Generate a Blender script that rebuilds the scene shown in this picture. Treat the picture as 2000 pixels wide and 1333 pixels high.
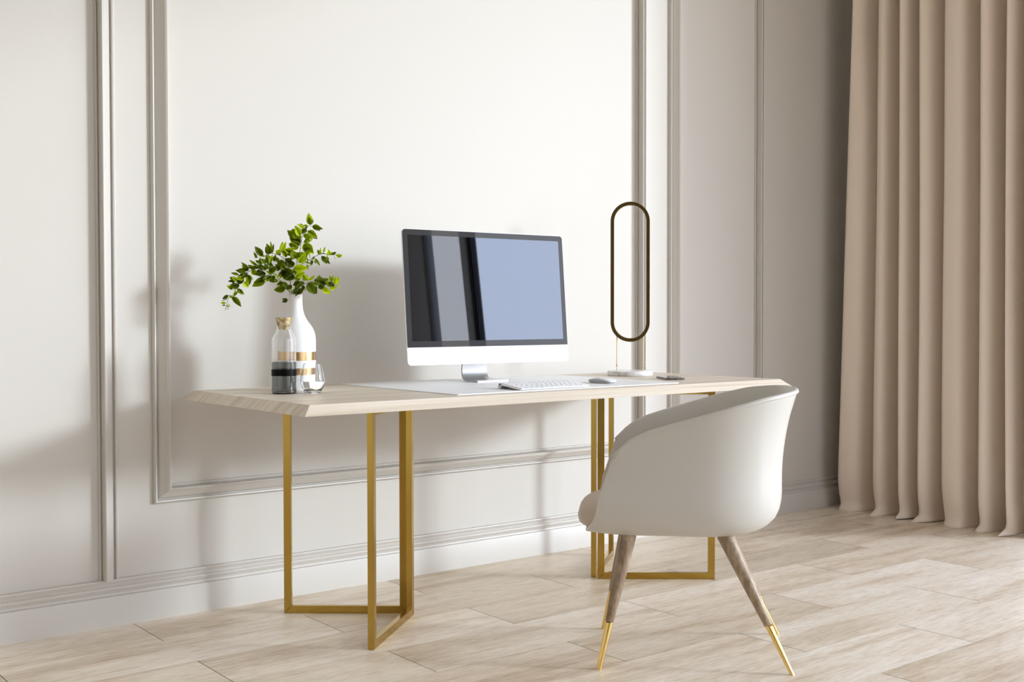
import bpy, bmesh, math, random
from mathutils import Vector, Matrix, noise
for o in list(bpy.data.objects): bpy.data.objects.remove(o)
S = bpy.context.scene
COL = S.collection
PI = math.pi

# ------------------------------------------------------------------ camera
cam_d = bpy.data.cameras.new('camera'); cam = bpy.data.objects.new('camera', cam_d); COL.objects.link(cam)
cam_d.sensor_width = 36.0; cam_d.lens = 2249.33/2000*36.0; cam_d.clip_start = .05
R_ = Vector((0.78586718, -0.61839392, -0.00131969)); U_ = Vector((0.01515784, 0.01712938, 0.99973838)); F_ = Vector((0.61820953, 0.78568158, -0.02283494))
M = Matrix((R_, U_, -F_)).transposed().to_4x4(); M.translation = Vector((-0.97763918, -3.68197447, 0.99572354))
cam.matrix_world = M
S.camera = cam

# ------------------------------------------------------------------ light
SUN_DIR = Vector((-.700, .680, -.212)).normalized()      # direction the sunlight travels
sun_d = bpy.data.lights.new('sun', 'SUN'); sun = bpy.data.objects.new('sun', sun_d); COL.objects.link(sun)
sun_d.energy = 2.5; sun_d.angle = math.radians(7.5); sun_d.color = (.80, .905, 1.0)
sun.rotation_euler = SUN_DIR.to_track_quat('-Z', 'Y').to_euler(); sun.location = (8, -8, 5)

GLOW, GLOW_COS = 1.5, .78
W = bpy.data.worlds.new('sky'); S.world = W; W.use_nodes = True
nt = W.node_tree; nt.nodes.clear()
wo = nt.nodes.new('ShaderNodeOutputWorld'); bg = nt.nodes.new('ShaderNodeBackground')
tc = nt.nodes.new('ShaderNodeTexCoord'); sx = nt.nodes.new('ShaderNodeSeparateXYZ'); cr = nt.nodes.new('ShaderNodeValToRGB')
nt.links.new(tc.outputs['Generated'], sx.inputs[0]); nt.links.new(sx.outputs['Z'], cr.inputs[0])
cr.color_ramp.elements[0].position = 0.0; cr.color_ramp.elements[0].color = (.60, .54, .47, 1)     # ground outside
cr.color_ramp.elements[1].position = 1.0; cr.color_ramp.elements[1].color = (.42, .58, .95, 1)
for p_, c_ in ((.002, (.90, .88, .90)), (.12, (.78, .84, 1.0)), (.35, (.72, .80, 1.0))):
    e = cr.color_ramp.elements.new(p_); e.color = (*c_, 1)
# hazy brightening of the sky around the sun
dt = nt.nodes.new('ShaderNodeVectorMath'); dt.operation = 'DOT_PRODUCT'; nt.links.new(tc.outputs['Generated'], dt.inputs[0]); dt.inputs[1].default_value = -SUN_DIR
gr = nt.nodes.new('ShaderNodeMapRange'); gr.interpolation_type = 'SMOOTHSTEP'; nt.links.new(dt.outputs['Value'], gr.inputs[0])
gr.inputs[1].default_value = GLOW_COS; gr.inputs[2].default_value = 1.0; gr.inputs[3].default_value = 0; gr.inputs[4].default_value = GLOW
gm = nt.nodes.new('ShaderNodeMix'); gm.data_type = 'RGBA'; gm.blend_type = 'ADD'; gm.clamp_factor = False
gc = nt.nodes.new('ShaderNodeVectorMath'); gc.operation = 'SCALE'; gc.inputs[0].default_value = (.90, .92, 1.0); nt.links.new(gr.outputs[0], gc.inputs['Scale'])
gm.inputs[0].default_value = 1.0; nt.links.new(cr.outputs[0], gm.inputs[6]); nt.links.new(gc.outputs[0], gm.inputs[7])
nt.links.new(gm.outputs[2], bg.inputs['Color']); nt.links.new(bg.outputs[0], wo.inputs[0])
bg.inputs['Strength'].default_value = 2.3

S.view_settings.view_transform = 'Standard'; S.view_settings.look = 'None'
S.view_settings.gamma = 1; S.view_settings.use_curve_mapping = False
S.view_settings.exposure = 0.10

# ------------------------------------------------------------------ material helpers
def mat(name, col=(.8,.8,.8), rough=.5, metal=0.0, **kw):
    m = bpy.data.materials.new(name); m.use_nodes = True
    b = m.node_tree.nodes['Principled BSDF']
    b.inputs['Base Color'].default_value = (*col, 1); b.inputs['Roughness'].default_value = rough
    b.inputs['Metallic'].default_value = metal
    for k, v in kw.items(): b.inputs[k.replace('_', ' ')].default_value = v
    return m
def N(m, t, **kw):
    n = m.node_tree.nodes.new(t)
    for k, v in kw.items(): setattr(n, k, v)
    return n
def L(m, a, b): m.node_tree.links.new(a, b)
def B(m): return m.node_tree.nodes['Principled BSDF']
def ramp(m, stops, src):
    r = N(m, 'ShaderNodeValToRGB')
    while len(r.color_ramp.elements) > 1: r.color_ramp.elements.remove(r.color_ramp.elements[-1])
    r.color_ramp.elements[0].position = stops[0][0]; r.color_ramp.elements[0].color = (*stops[0][1], 1)
    for p_, c_ in stops[1:]:
        e = r.color_ramp.elements.new(p_); e.color = (*c_, 1)
    L(m, src, r.inputs[0]); return r.outputs[0]
def mapped(m, scale, coord='Object', loc=None):
    t = N(m, 'ShaderNodeTexCoord'); mp = N(m, 'ShaderNodeMapping'); mp.inputs['Scale'].default_value = scale
    L(m, t.outputs[coord], mp.inputs['Vector'])
    if loc is not None: L(m, loc, mp.inputs['Location'])
    return mp.outputs[0]
def noise_n(m, vec, scale, detail=4, rough=.55, dist=0):
    n = N(m, 'ShaderNodeTexNoise'); n.inputs['Scale'].default_value = scale; n.inputs['Detail'].default_value = detail
    n.inputs['Roughness'].default_value = rough; n.inputs['Distortion'].default_value = dist
    L(m, vec, n.inputs['Vector']); return n.outputs['Fac']
def mix(m, fac, a, b, mode='MIX'):
    x = N(m, 'ShaderNodeMix', data_type='RGBA', blend_type=mode)
    if isinstance(fac, (int, float)): x.inputs[0].default_value = fac
    else: L(m, fac, x.inputs[0])
    for i, v in ((6, a), (7, b)):
        if isinstance(v, tuple): x.inputs[i].default_value = (*v, 1)
        else: L(m, v, x.inputs[i])
    return x.outputs[2]
def bump(m, h, strength, dist=.001):
    b = N(m, 'ShaderNodeBump'); b.inputs['Strength'].default_value = strength; b.inputs['Distance'].default_value = dist
    L(m, h, b.inputs['Height']); L(m, b.outputs[0], B(m).inputs['Normal'])

WALL = mat('wall_paint', (.622, .590, .535), .55)
bump(WALL, noise_n(WALL, mapped(WALL, (1,1,1)), 180, 3), .08, .0005)
TRIM = mat('trim_paint', (.62, .588, .535), .42)
CEIL = mat('ceiling_paint', (.82, .81, .79), .8)

# washed oak floor: every plank is its own island, tone and grain offset vary per plank
FLOOR = mat('washed_oak_floor', rough=.38)
g = N(FLOOR, 'ShaderNodeNewGeometry')
off = N(FLOOR, 'ShaderNodeCombineXYZ'); mu = N(FLOOR, 'ShaderNodeMath', operation='MULTIPLY'); mu.inputs[1].default_value = 37.0
L(FLOOR, g.outputs['Random Per Island'], mu.inputs[0])
for i in range(3): L(FLOOR, mu.outputs[0], off.inputs[i])
v1 = mapped(FLOOR, (.8, 6.5, 1), loc=off.outputs[0])
n1 = noise_n(FLOOR, v1, 1.5, 7, .6, .15)
v2 = mapped(FLOOR, (9, 60, 1), loc=off.outputs[0]); n2 = noise_n(FLOOR, v2, 1.8, 5, .65, .2)
v3 = mapped(FLOOR, (22, 90, 1), loc=off.outputs[0]); n3 = noise_n(FLOOR, v3, 2.4, 3, .6)
c1 = ramp(FLOOR, [(.28, (.50, .37, .24)), (.40, (.68, .55, .40)), (.49, (.88, .775, .635)), (.62, (.97, .90, .79))], n1)
c2 = ramp(FLOOR, [(.32, (.46, .34, .22)), (.50, (.86, .75, .60)), (.66, (1.0, .95, .86))], n2)
c12 = mix(FLOOR, .38, c1, c2)
spk = ramp(FLOOR, [(.64, (0, 0, 0)), (.72, (1, 1, 1))], n3)
c3 = mix(FLOOR, spk, c12, mix(FLOOR, .30, c12, (.86, .80, .72)))
tone = ramp(FLOOR, [(0, (.72, .68, .63)), (.22, (.94, .91, .87)), (.5, (1.0, 1.0, 1.0)), (.78, (.84, .80, .74)), (1, (1.0, .99, .97))], g.outputs['Random Per Island'])
L(FLOOR, mix(FLOOR, 1.0, c3, tone, 'MULTIPLY'), B(FLOOR).inputs['Base Color'])
bump(FLOOR, n2, .18, .0006)
GAP = mat('plank_gap', (.06, .045, .03), .9)

def wood(name, stops, sc, rough=.45, fine=.3):
    m = mat(name, rough=rough)
    a = noise_n(m, mapped(m, sc), 2.0, 6, .55, .35)
    b = noise_n(m, mapped(m, (sc[0]*2, sc[1]*5, sc[2]*5)), 3.0, 3, .6)
    L(m, mix(m, fine, ramp(m, stops, a), ramp(m, [(.35, stops[0][1]), (.65, stops[-1][1])], b)), B(m).inputs['Base Color'])
    bump(m, b, .1, .0004); return m
DESK = wood('bleached_ash_desktop', [(.30, (.54, .435, .32)), (.44, (.68, .58, .455)), (.54, (.76, .67, .55)), (.72, (.86, .79, .68))], (.30, 20, 4), .42, .22)
LEGW = wood('walnut_chair_leg', [(.30, (.15, .095, .05)), (.46, (.27, .185, .11)), (.58, (.42, .31, .20)), (.72, (.56, .44, .31))], (22, 22, 2.2), .4, .3)

def brass(name, col, rough, brushed=True):
    m = mat(name, col, rough, 1.0)
    if brushed:
        n = noise_n(m, mapped(m, (1, 1, 1)), 9, 4)
        mr = N(m, 'ShaderNodeMapRange'); mr.inputs[3].default_value = rough*.8; mr.inputs[4].default_value = rough*1.3
        L(m, n, mr.inputs[0]); L(m, mr.outputs[0], B(m).inputs['Roughness'])
    return m
BRASS = brass('satin_brass', (.47, .31, .07), .16)
GOLD = brass('polished_gold', (.86, .62, .22), .10, False)
BRONZE = brass('dark_brass', (.17, .11, .035), .22)
ROD = brass('pale_gold', (.75, .60, .34), .2, False)
BAND = brass('gold_band', (.62, .44, .24), .22)
SHELL = mat('white_shell_plastic', (.62, .595, .54), .34)
CUSH = mat('beige_leather', (.60, .50, .41), .38)
bump(CUSH, noise_n(CUSH, mapped(CUSH, (1,1,1)), 300, 2), .1, .0005)
CERAM = mat('matte_white_ceramic', (.86, .86, .85), .42)
MARBLE = mat('white_marble', (.84, .84, .82), .22)
L(MARBLE, ramp(MARBLE, [(.40, (.62, .62, .61)), (.52, (.86, .86, .85))], noise_n(MARBLE, mapped(MARBLE, (1, 1, 1)), 22, 6, .7, 1.5)), B(MARBLE).inputs['Base Color'])
ALU = mat('silver_aluminium', (.55, .56, .58), .28, .9)
WHITEM = mat('white_front_panel', (.90, .90, .90), .35)
KEYW = mat('white_keys', (.86, .86, .86), .4)
MAT_ = mat('white_desk_mat', (.90, .90, .90), .45)
SCREEN = mat('display_glass', (.084, .094, .112), .015, 1.0)
BEZEL = mat('black_bezel_glass', (.05, .05, .052), .015, 0.0, Specular_IOR_Level=.2)
PHONEB = mat('black_phone_glass', (.02, .02, .02), .05); 
PHONEE = mat('dark_metal_rim', (.16, .14, .12), .25, .9)
BLACK = mat('black_rubber', (.015, .015, .015), .5)
def glass(name, col, ior=1.45, rough=0.0):
    return mat(name, col, rough, 0, Transmission_Weight=1.0, IOR=ior)
GLASS = glass('clear_glass', (1, 1, 1)); GREYG = glass('smoky_glass', (.50, .52, .52)); WATER = glass('water', (1, 1, 1), 1.33)
BLACKB = mat('black_band', (.002, .002, .002), .3, Specular_IOR_Level=.1)
STOP = mat('gilded_cork', (.55, .44, .25), .28, .55)
L(STOP, ramp(STOP, [(.35, (.25, .18, .07)), (.5, (.62, .50, .28)), (.68, (.80, .74, .58))], noise_n(STOP, mapped(STOP, (1,1,1)), 38, 5, .6, .8)), B(STOP).inputs['Base Color'])
LED = mat('frosted_light_strip', (.9, .87, .8), .5)
CURT = mat('taupe_curtain_fabric', (.80, .68, .56), .62, Sheen_Weight=.25)
wv = N(CURT, 'ShaderNodeTexWave'); wv.inputs['Scale'].default_value = 450; L(CURT, mapped(CURT, (1, 1, 1)), wv.inputs['Vector'])
bump(CURT, wv.outputs['Fac'], .06, .0004)
FRAME = mat('dark_window_frame', (.045, .045, .05), .4)
PANE = bpy.data.materials.new('window_pane_glass'); PANE.use_nodes = True
_n = PANE.node_tree; _n.nodes.clear(); _o = _n.nodes.new('ShaderNodeOutputMaterial'); _m = _n.nodes.new('ShaderNodeMixShader'); _t = _n.nodes.new('ShaderNodeBsdfTransparent'); _g = _n.nodes.new('ShaderNodeBsdfGlossy')
_g.inputs['Roughness'].default_value = .0; _m.inputs[0].default_value = .05
_n.links.new(_t.outputs[0], _m.inputs[1]); _n.links.new(_g.outputs[0], _m.inputs[2]); _n.links.new(_m.outputs[0], _o.inputs[0])
SHEER = bpy.data.materials.new('added_reflection_sheer'); SHEER.use_nodes = True  # for an unseen sheer, added to mirror as a pale band in the display
_n = SHEER.node_tree; _n.nodes.clear(); _o = _n.nodes.new('ShaderNodeOutputMaterial'); _m = _n.nodes.new('ShaderNodeMixShader'); _t = _n.nodes.new('ShaderNodeBsdfTranslucent'); _g = _n.nodes.new('ShaderNodeBsdfDiffuse')
_t.inputs['Color'].default_value = (.95, .95, .93, 1); _g.inputs['Color'].default_value = (.8, .8, .78, 1); _m.inputs[0].default_value = .2
_q = _n.nodes.new('ShaderNodeBsdfTransparent'); _q.inputs['Color'].default_value = (1, .90, .74, 1); _m2 = _n.nodes.new('ShaderNodeMixShader'); _m2.inputs[0].default_value = .72
_n.links.new(_t.outputs[0], _m.inputs[1]); _n.links.new(_g.outputs[0], _m.inputs[2]); _n.links.new(_m.outputs[0], _m2.inputs[1]); _n.links.new(_q.outputs[0], _m2.inputs[2]); _n.links.new(_m2.outputs[0], _o.inputs[0])
LEAF = mat('leaf_green', rough=.38)
at = N(LEAF, 'ShaderNodeAttribute', attribute_name='tone')
lc = ramp(LEAF, [(0, (.055, .085, .002)), (.25, (.19, .27, .003)), (.55, (.44, .56, .005)), (1, (.70, .82, .012))], at.outputs['Fac'])
L(LEAF, lc, B(LEAF).inputs['Base Color'])
tr = N(LEAF, 'ShaderNodeBsdfTranslucent'); L(LEAF, mix(LEAF, 1.0, lc, (1.4, 1.4, .5), 'MULTIPLY'), tr.inputs['Color'])
mx = N(LEAF, 'ShaderNodeMixShader'); mx.inputs[0].default_value = .38
L(LEAF, B(LEAF).outputs[0], mx.inputs[1]); L(LEAF, tr.outputs[0], mx.inputs[2]); L(LEAF, mx.outputs[0], LEAF.node_tree.nodes['Material Output'].inputs[0])
STEM = mat('twig_green_brown', (.22, .26, .09), .6)

# ------------------------------------------------------------------ mesh helpers
def obj(name, bm, m, parent=None, smooth=False, kind=None, label=None, autos=None):
    me = bpy.data.meshes.new(name)
    bmesh.ops.recalc_face_normals(bm, faces=bm.faces)
    if smooth or autos:
        for f in bm.faces: f.smooth = True
    if autos:
        for e in bm.edges:
            if len(e.link_faces) == 2 and e.calc_face_angle(0) > math.radians(autos): e.smooth = False
    bm.to_mesh(me); bm.free(); me.materials.append(m)
    o = bpy.data.objects.new(name, me); COL.objects.link(o)
    if parent: o.parent = parent
    if kind: o['kind'] = kind
    if label: o['label'] = label
    return o
def thing(name, label, cat, loc=(0, 0, 0), rz=0, group=None):
    o = bpy.data.objects.new(name, None); COL.objects.link(o); o.empty_display_size = .05
    o.location = loc; o.rotation_euler = (0, 0, rz); o['label'] = label; o['category'] = cat
    if group: o['group'] = group
    return o
def box(bm, a, b, bev=0, seg=2):
    a = Vector(a); b = Vector(b)
    t = bmesh.ops.create_cube(bm, size=1)
    bmesh.ops.scale(bm, vec=(b-a), verts=t['verts']); bmesh.ops.translate(bm, vec=(a+b)/2, verts=t['verts'])
    if bev:
        ed = list({e for v in t['verts'] for e in v.link_edges})
        bmesh.ops.bevel(bm, geom=ed, offset=bev, segments=seg, affect='EDGES', profile=.5)
def lathe(bm, prof, seg=64, cx=0, cy=0, close=False):
    rings = []
    for r, z in prof:
        if r < 1e-6: rings.append([bm.verts.new((cx, cy, z))])
        else: rings.append([bm.verts.new((cx+r*math.cos(2*PI*i/seg), cy+r*math.sin(2*PI*i/seg), z)) for i in range(seg)])
    for a, b in zip(rings, rings[1:]+([rings[0]] if close else [])):
        for i in range(seg):
            j = (i+1) % seg
            if len(a) == 1 and len(b) == 1: continue
            if len(a) == 1: bm.faces.new((a[0], b[i], b[j]))
            elif len(b) == 1: bm.faces.new((a[i], b[0], a[j]))
            else: bm.faces.new((a[i], a[j], b[j], b[i]))
def tube(bm, pts, rad, seg=8, cap=True):
    pts = [Vector(p) for p in pts]; n = len(pts); rings = []
    ref = Vector((0, 0, 1)) if abs((pts[1]-pts[0]).normalized().z) < .9 else Vector((1, 0, 0))
    for i, p in enumerate(pts):
        t = (pts[min(i+1, n-1)]-pts[max(i-1, 0)]).normalized()
        a = t.cross(ref).normalized(); b = t.cross(a).normalized(); r = rad[i] if isinstance(rad, (list, tuple)) else rad
        rings.append([bm.verts.new(p+a*r*math.cos(2*PI*k/seg)+b*r*math.sin(2*PI*k/seg)) for k in range(seg)])
    for A, Bq in zip(rings, rings[1:]):
        for k in range(seg): bm.faces.new((A[k], A[(k+1) % seg], Bq[(k+1) % seg], Bq[k]))
    if cap: bm.faces.new(rings[0]); bm.faces.new(rings[-1])
def catmull(P, n):
    P = [Vector(p) for p in P]; Q = [P[0]*2-P[1]]+P+[P[-1]*2-P[-2]]; out = []
    for i in range(1, len(Q)-2):
        for k in range(n):
            t = k/n; a, b, c, d = Q[i-1:i+3]
            out.append(.5*((2*b)+(c-a)*t+(2*a-5*b+4*c-d)*t*t+(3*b-a-3*c+d)*t**3))
    out.append(P[-1]); return out

# ------------------------------------------------------------------ room shell
XL, XR, YF, ZC = -2.6, 4.25, -6.2, 3.6
FX0, FX1 = .4, 3.75
def slab(name, boxes, m):
    bm = bmesh.new()
    for a, b in boxes: box(bm, a, b)
    return obj(name, bm, m, kind='structure')
# floor: running-bond planks .962 x .2575 m laid along the panelled wall, with open end joints
bm = bmesh.new(); PWid, PLen, k = .2575, .962, 0
y = -.018
while y > YF:
    y2 = y-PWid; x = .346 - PLen*4 + (0 if k % 2 == 0 else PLen/2)
    while x < XR:
        a, b = max(x+.0011, XL), min(x+PLen-.0011, XR)
        if b > a:
            vs = [bm.verts.new(v) for v in ((a, y2+.0002, 0), (b, y2+.0002, 0), (b, y-.0002, 0), (a, y-.0002, 0))]
            bm.faces.new(vs)
        x += PLen
    y = y2; k += 1
fl = obj('floor', bm, FLOOR, kind='structure')
slab('floor.001', [((XL-.2, YF-.2, -.15), (XR+.35, .2, -.0025))], GAP)
slab('ceiling', [((XL-.2, YF-.2, ZC), (XR+.35, .2, ZC+.15))], CEIL)
slab('wall_back', [((XL-.2, 0, -.0025), (XR+.35, .2, ZC))], WALL)
slab('wall_left', [((XL-.2, YF, -.0025), (XL, 0, ZC))], WALL)
slab('wall_front', [((XL-.2, YF-.12, -.0025), (FX0, YF, ZC)), ((FX1, YF-.12, -.0025), (XR+.12, YF, ZC)),
                    ((FX0, YF-.12, 3.42), (FX1, YF, ZC)), ((FX0, YF-.12, -.0025), (FX1, YF, .06))], WALL)
WY0, WY1, WZ0, WZ1 = -1.00, -4.92, .06, 3.42
VY0, VY1 = -4.99, -5.64

slab('wall_right', [((XR, WY0, 0), (XR+.12, 0, ZC)), ((XR, WY1, WZ1), (XR+.12, WY0, ZC)), ((XR, WY1, -.0025), (XR+.12, WY0, WZ0)),
                    ((XR, VY0, -.0025), (XR+.12, WY1, ZC)), ((XR, VY1, WZ1), (XR+.12, VY0, ZC)), ((XR, VY1, -.0025), (XR+.12, VY0, WZ0)),
                    ((XR, YF, -.0025), (XR+.12, VY1, ZC))], WALL)
def window(name, y0, y1):
    bm = bmesh.new(); x = XR+.06
    for w, d in ((.025, .07), (.042, .045)):
        box(bm, (x-d/2, y1, WZ0), (x+d/2, y1+w, WZ1)); box(bm, (x-d/2, y0-w, WZ0), (x+d/2, y0, WZ1))
        box(bm, (x-d/2, y1+w, WZ0), (x+d/2, y0-w, WZ0+w)); box(bm, (x-d/2, y1+w, WZ1-w), (x+d/2, y0-w, WZ1))
    f = obj(name, bm, FRAME, kind='structure')
    bm = bmesh.new(); box(bm, (x-.004, y1+.042, WZ0+.042), (x+.004, y0-.042, WZ1-.042)); obj('pane', bm, PANE, f)
    return f
def window_f(name, x0, x1):
    bm = bmesh.new(); y = YF-.06; w = .07
    box(bm, (x0, y-.03, WZ0), (x0+w, y+.03, WZ1)); box(bm, (x1-w, y-.03, WZ0), (x1, y+.03, WZ1))
    box(bm, (x0+w, y-.03, WZ0), (x1-w, y+.03, WZ0+w)); box(bm, (x0+w, y-.03, WZ1-w), (x1-w, y+.03, WZ1))
    f = obj(name, bm, FRAME, kind='structure')
    bm = bmesh.new(); box(bm, (x0+w, y-.004, WZ0+w), (x1-w, y+.004, WZ1-w)); obj('pane', bm, PANE, f)
window_f('added_fill_window', FX0, FX1)  # unseen front window, added so sky light fills the room from behind the camera
window('window_1', WY0, WY1); w2 = window('added_reflection_window', VY0, VY1)  # the narrow second window is an addition for the display's reflection
bm = bmesh.new(); bm.faces.new([bm.verts.new(v) for v in ((XR+.012, VY1+.004, WZ0+.004), (XR+.012, VY0-.004, WZ0+.004), (XR+.012, VY0-.004, WZ1-.004), (XR+.012, VY1+.004, WZ1-.004))]); obj('reflection_sheer', bm, SHEER, w2)  # bright sheet out of view, added to give the display its pale reflected band

# mouldings: a profile (distance from outer edge, projection) swept along a path on the back wall
MP = [(0, 0), (0, .007), (.002, .0105), (.0055, .0125), (.0095, .0115), (.0110, .004), (.0135, .0028), (.0160, .0070), (.022, .0110), (.030, .0165), (.037, .0230), (.043, .0285), (.047, .0300), (.0495, .0285), (.0505, .020), (.0515, .0035), (.0540, .0020), (.0555, .0062), (.0605, .0062), (.062, 0)]
def frame_mould(name, pts, inward_left=True):
    # pts: outer edge in the wall plane (x, z), open path; interior lies to the left of travel
    bm = bmesh.new(); rings = []; n = len(pts)
    for i, p in enumerate(pts):
        p = Vector((p[0], p[1])); d0 = d1 = None
        if i > 0: d0 = (p-Vector(pts[i-1])).normalized()
        if i < n-1: d1 = (Vector(pts[i+1])-p).normalized()
        n0 = Vector((-(d0 or d1).y, (d0 or d1).x)); n1 = Vector((-(d1 or d0).y, (d1 or d0).x))
        m_ = (n0+n1); m_ = m_/(m_.dot(n0)) if m_.length > 1e-6 else n0
        rings.append([bm.verts.new((p.x+m_.x*q, -h*1.22, p.y+m_.y*q)) for q, h in MP])
    for a, b in zip(rings, rings[1:]):
        for k in range(len(MP)-1): bm.faces.new((a[k], a[k+1], b[k+1], b[k]))
    bm.faces.new(rings[0]); bm.faces.new(rings[-1])
    return obj(name, bm, TRIM, kind='structure', autos=38)
ZT = 3.2
def closed_panel(name, x0, x1, z0):
    m = (x0+x1)/2
    return frame_mould(name, [(m, ZT), (x0, ZT), (x0, z0), (x1, z0), (x1, ZT), (m, ZT)])
closed_panel('trim_1', .4225, 2.678, .3775)
BBH = .1505
for nm, (x0, x1) in (('trim_2', (-.36, .3055)), ('trim_3', (2.824, 3.480))):
    frame_mould(nm, [(x0, BBH), (x0, ZT), (x1, ZT), (x1, BBH)][::-1] if False else [(x1, BBH), (x1, ZT), (x0, ZT), (x0, BBH)])
closed_panel('trim_4', -2.45, -.475, .3775)
# baseboards
BP = [(.0, 0), (.020, 0), (.020, .0945), (.0192, .0965), (.0100, .0985), (.0085, .1020), (.0090, .1070), (.0125, .1120), (.0160, .1165), (.0170, .1210), (.0155, .1245), (.0100, .1270), (.0065, .1290), (.0065, .1320), (.0090, .1365), (.0135, .1420), (.0150, .1460), (.0140, .1492), (.0115, .1505), (0, .1505)]
def baseboard(name, p0, p1, nrm):
    bm = bmesh.new(); R = []
    for p in (p0, p1): R.append([bm.verts.new((p[0]+nrm[0]*d, p[1]+nrm[1]*d, z)) for d, z in BP])
    for k in range(len(BP)): bm.faces.new((R[0][k], R[0][(k+1) % len(BP)], R[1][(k+1) % len(BP)], R[1][k]))
    bm.faces.new(R[0]); bm.faces.new(R[1])
    return obj(name, bm, TRIM, kind='structure', autos=30)
baseboard('baseboard_back', (XL, 0), (XR, 0), (0, -1))
baseboard('baseboard_left', (XL, YF+.02), (XL, -.02), (1, 0))
baseboard('baseboard_front', (FX1+.02, YF), (XR-.0, YF), (0, 1))
baseboard('baseboard_right', (XR, -.02), (XR, WY0+.01), (-1, 0))

# ------------------------------------------------------------------ desk
T = .75
desk = thing('desk', 'long pale wooden desk with sloping edges on V-shaped brass legs', 'desk', (1.528, -.485, 0))
dx, dy = 1.0, .391; b_, t_ = .0335, .0288
bm = bmesh.new()
tp = [bm.verts.new((sx_*dx, sy_*dy, T)) for sx_, sy_ in ((-1,-1),(1,-1),(1,1),(-1,1))]
bt = [bm.verts.new((sx_*(dx+b_), sy_*(dy+b_), T-t_)) for sx_, sy_ in ((-1,-1),(1,-1),(1,1),(-1,1))]
bm.faces.new(tp); bm.faces.new(bt[::-1])
for i in range(4): bm.faces.new((bt[i], bt[(i+1) % 4], tp[(i+1) % 4], tp[i]))
bmesh.ops.bevel(bm, geom=list(bm.edges), offset=.0006, segments=1, affect='EDGES')
obj('tabletop', bm, DESK, desk)
# four upright rectangular brass frames; two meet in a V under each end
def leg_frame(p, q, sgn):
    p = Vector((p[0]-1.528, p[1]+.485, 0)); q = Vector((q[0]-1.528, q[1]+.485, 0))
    d = (q-p); ln = d.length; d.normalize(); nrm = Vector((-d.y, d.x, 0)); w, th, Ht = .025, .019, T-t_
    bm = bmesh.new()
    def bar(u0, u1, z0, z1):
        c = [p+d*u+nrm*v+Vector((0, 0, z)) for z in (z0, z1) for v in (-th/2, th/2) for u in (u0, u1)]
        v = [bm.verts.new(k) for k in c]
        for f in ((0,1,3,2),(4,5,7,6),(0,1,5,4),(2,3,7,6),(0,2,6,4),(1,3,7,5)): bm.faces.new([v[i] for i in f])
    # outline as one ring so that the corners are mitred
    O = [(0, 0), (ln, 0), (ln, Ht), (0, Ht)]; I = [(w, w), (ln-w, w), (ln-w, Ht-w), (w, Ht-w)]
    vv = {}
    for s in (-1, 1):
        for nm_, pts in (('o', O), ('i', I)):
            for i, (u, z) in enumerate(pts): vv[s, nm_, i] = bm.verts.new(p+d*u+nrm*(s*th/2)+Vector((0, 0, z)))
    for i in range(4):
        j = (i+1) % 4
        for s in (-1, 1): bm.faces.new((vv[s,'o',i], vv[s,'o',j], vv[s,'i',j], vv[s,'i',i]))
        for k_ in 'oi': bm.faces.new((vv[-1,k_,i], vv[-1,k_,j], vv[1,k_,j], vv[1,k_,i]))
    bmesh.ops.bevel(bm, geom=list(bm.edges), offset=.0009, segments=2, affect='EDGES')
    obj('leg_frame', bm, BRASS, desk)
leg_frame((.793, -.752), (1.112, -.484), 1)
leg_frame((.793, -.200), (1.112, -.4605), -1)
leg_frame((2.287, -.763), (1.948, -.484), 1)
leg_frame((2.287, -.200), (1.948, -.4605), -1)

# ------------------------------------------------------------------ things on the desk
def rounded_slab(bm, x0, x1, y0, y1, z0, z1, r, seg=6, bev=0):
    pts = []
    for cx, cy, a0 in ((x1-r, y1-r, 0), (x0+r, y1-r, PI/2), (x0+r, y0+r, PI), (x1-r, y0+r, 1.5*PI)):
        for i in range(seg+1):
            a = a0+PI/2*i/seg; pts.append((cx+r*math.cos(a), cy+r*math.sin(a)))
    lo = [bm.verts.new((*p, z0)) for p in pts]; hi = [bm.verts.new((*p, z1)) for p in pts]; n = len(pts)
    f1 = bm.faces.new(lo[::-1]); f2 = bm.faces.new(hi)
    for i in range(n): bm.faces.new((lo[i], lo[(i+1) % n], hi[(i+1) % n], hi[i]))
    if bev: bmesh.ops.bevel(bm, geom=list(f1.edges)+list(f2.edges), offset=bev, segments=3, affect='EDGES')
dm = thing('desk_mat', 'large thin white mat lying on the desk under computer and keyboard', 'desk mat', (1.548, -.464, T))
bm = bmesh.new(); rounded_slab(bm, -.49, .49, -.357, .352, .0, .0028, .012); obj('sheet', bm, MAT_, dm)
# a thing with a single part reads better as one mesh
sh = dm.children[0]; sh.parent = None; sh.location = dm.location; sh['label'] = dm['label']; sh['category'] = dm['category']
bpy.data.objects.remove(dm); sh.name = 'desk_mat'
TM = T+.0028

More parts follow.
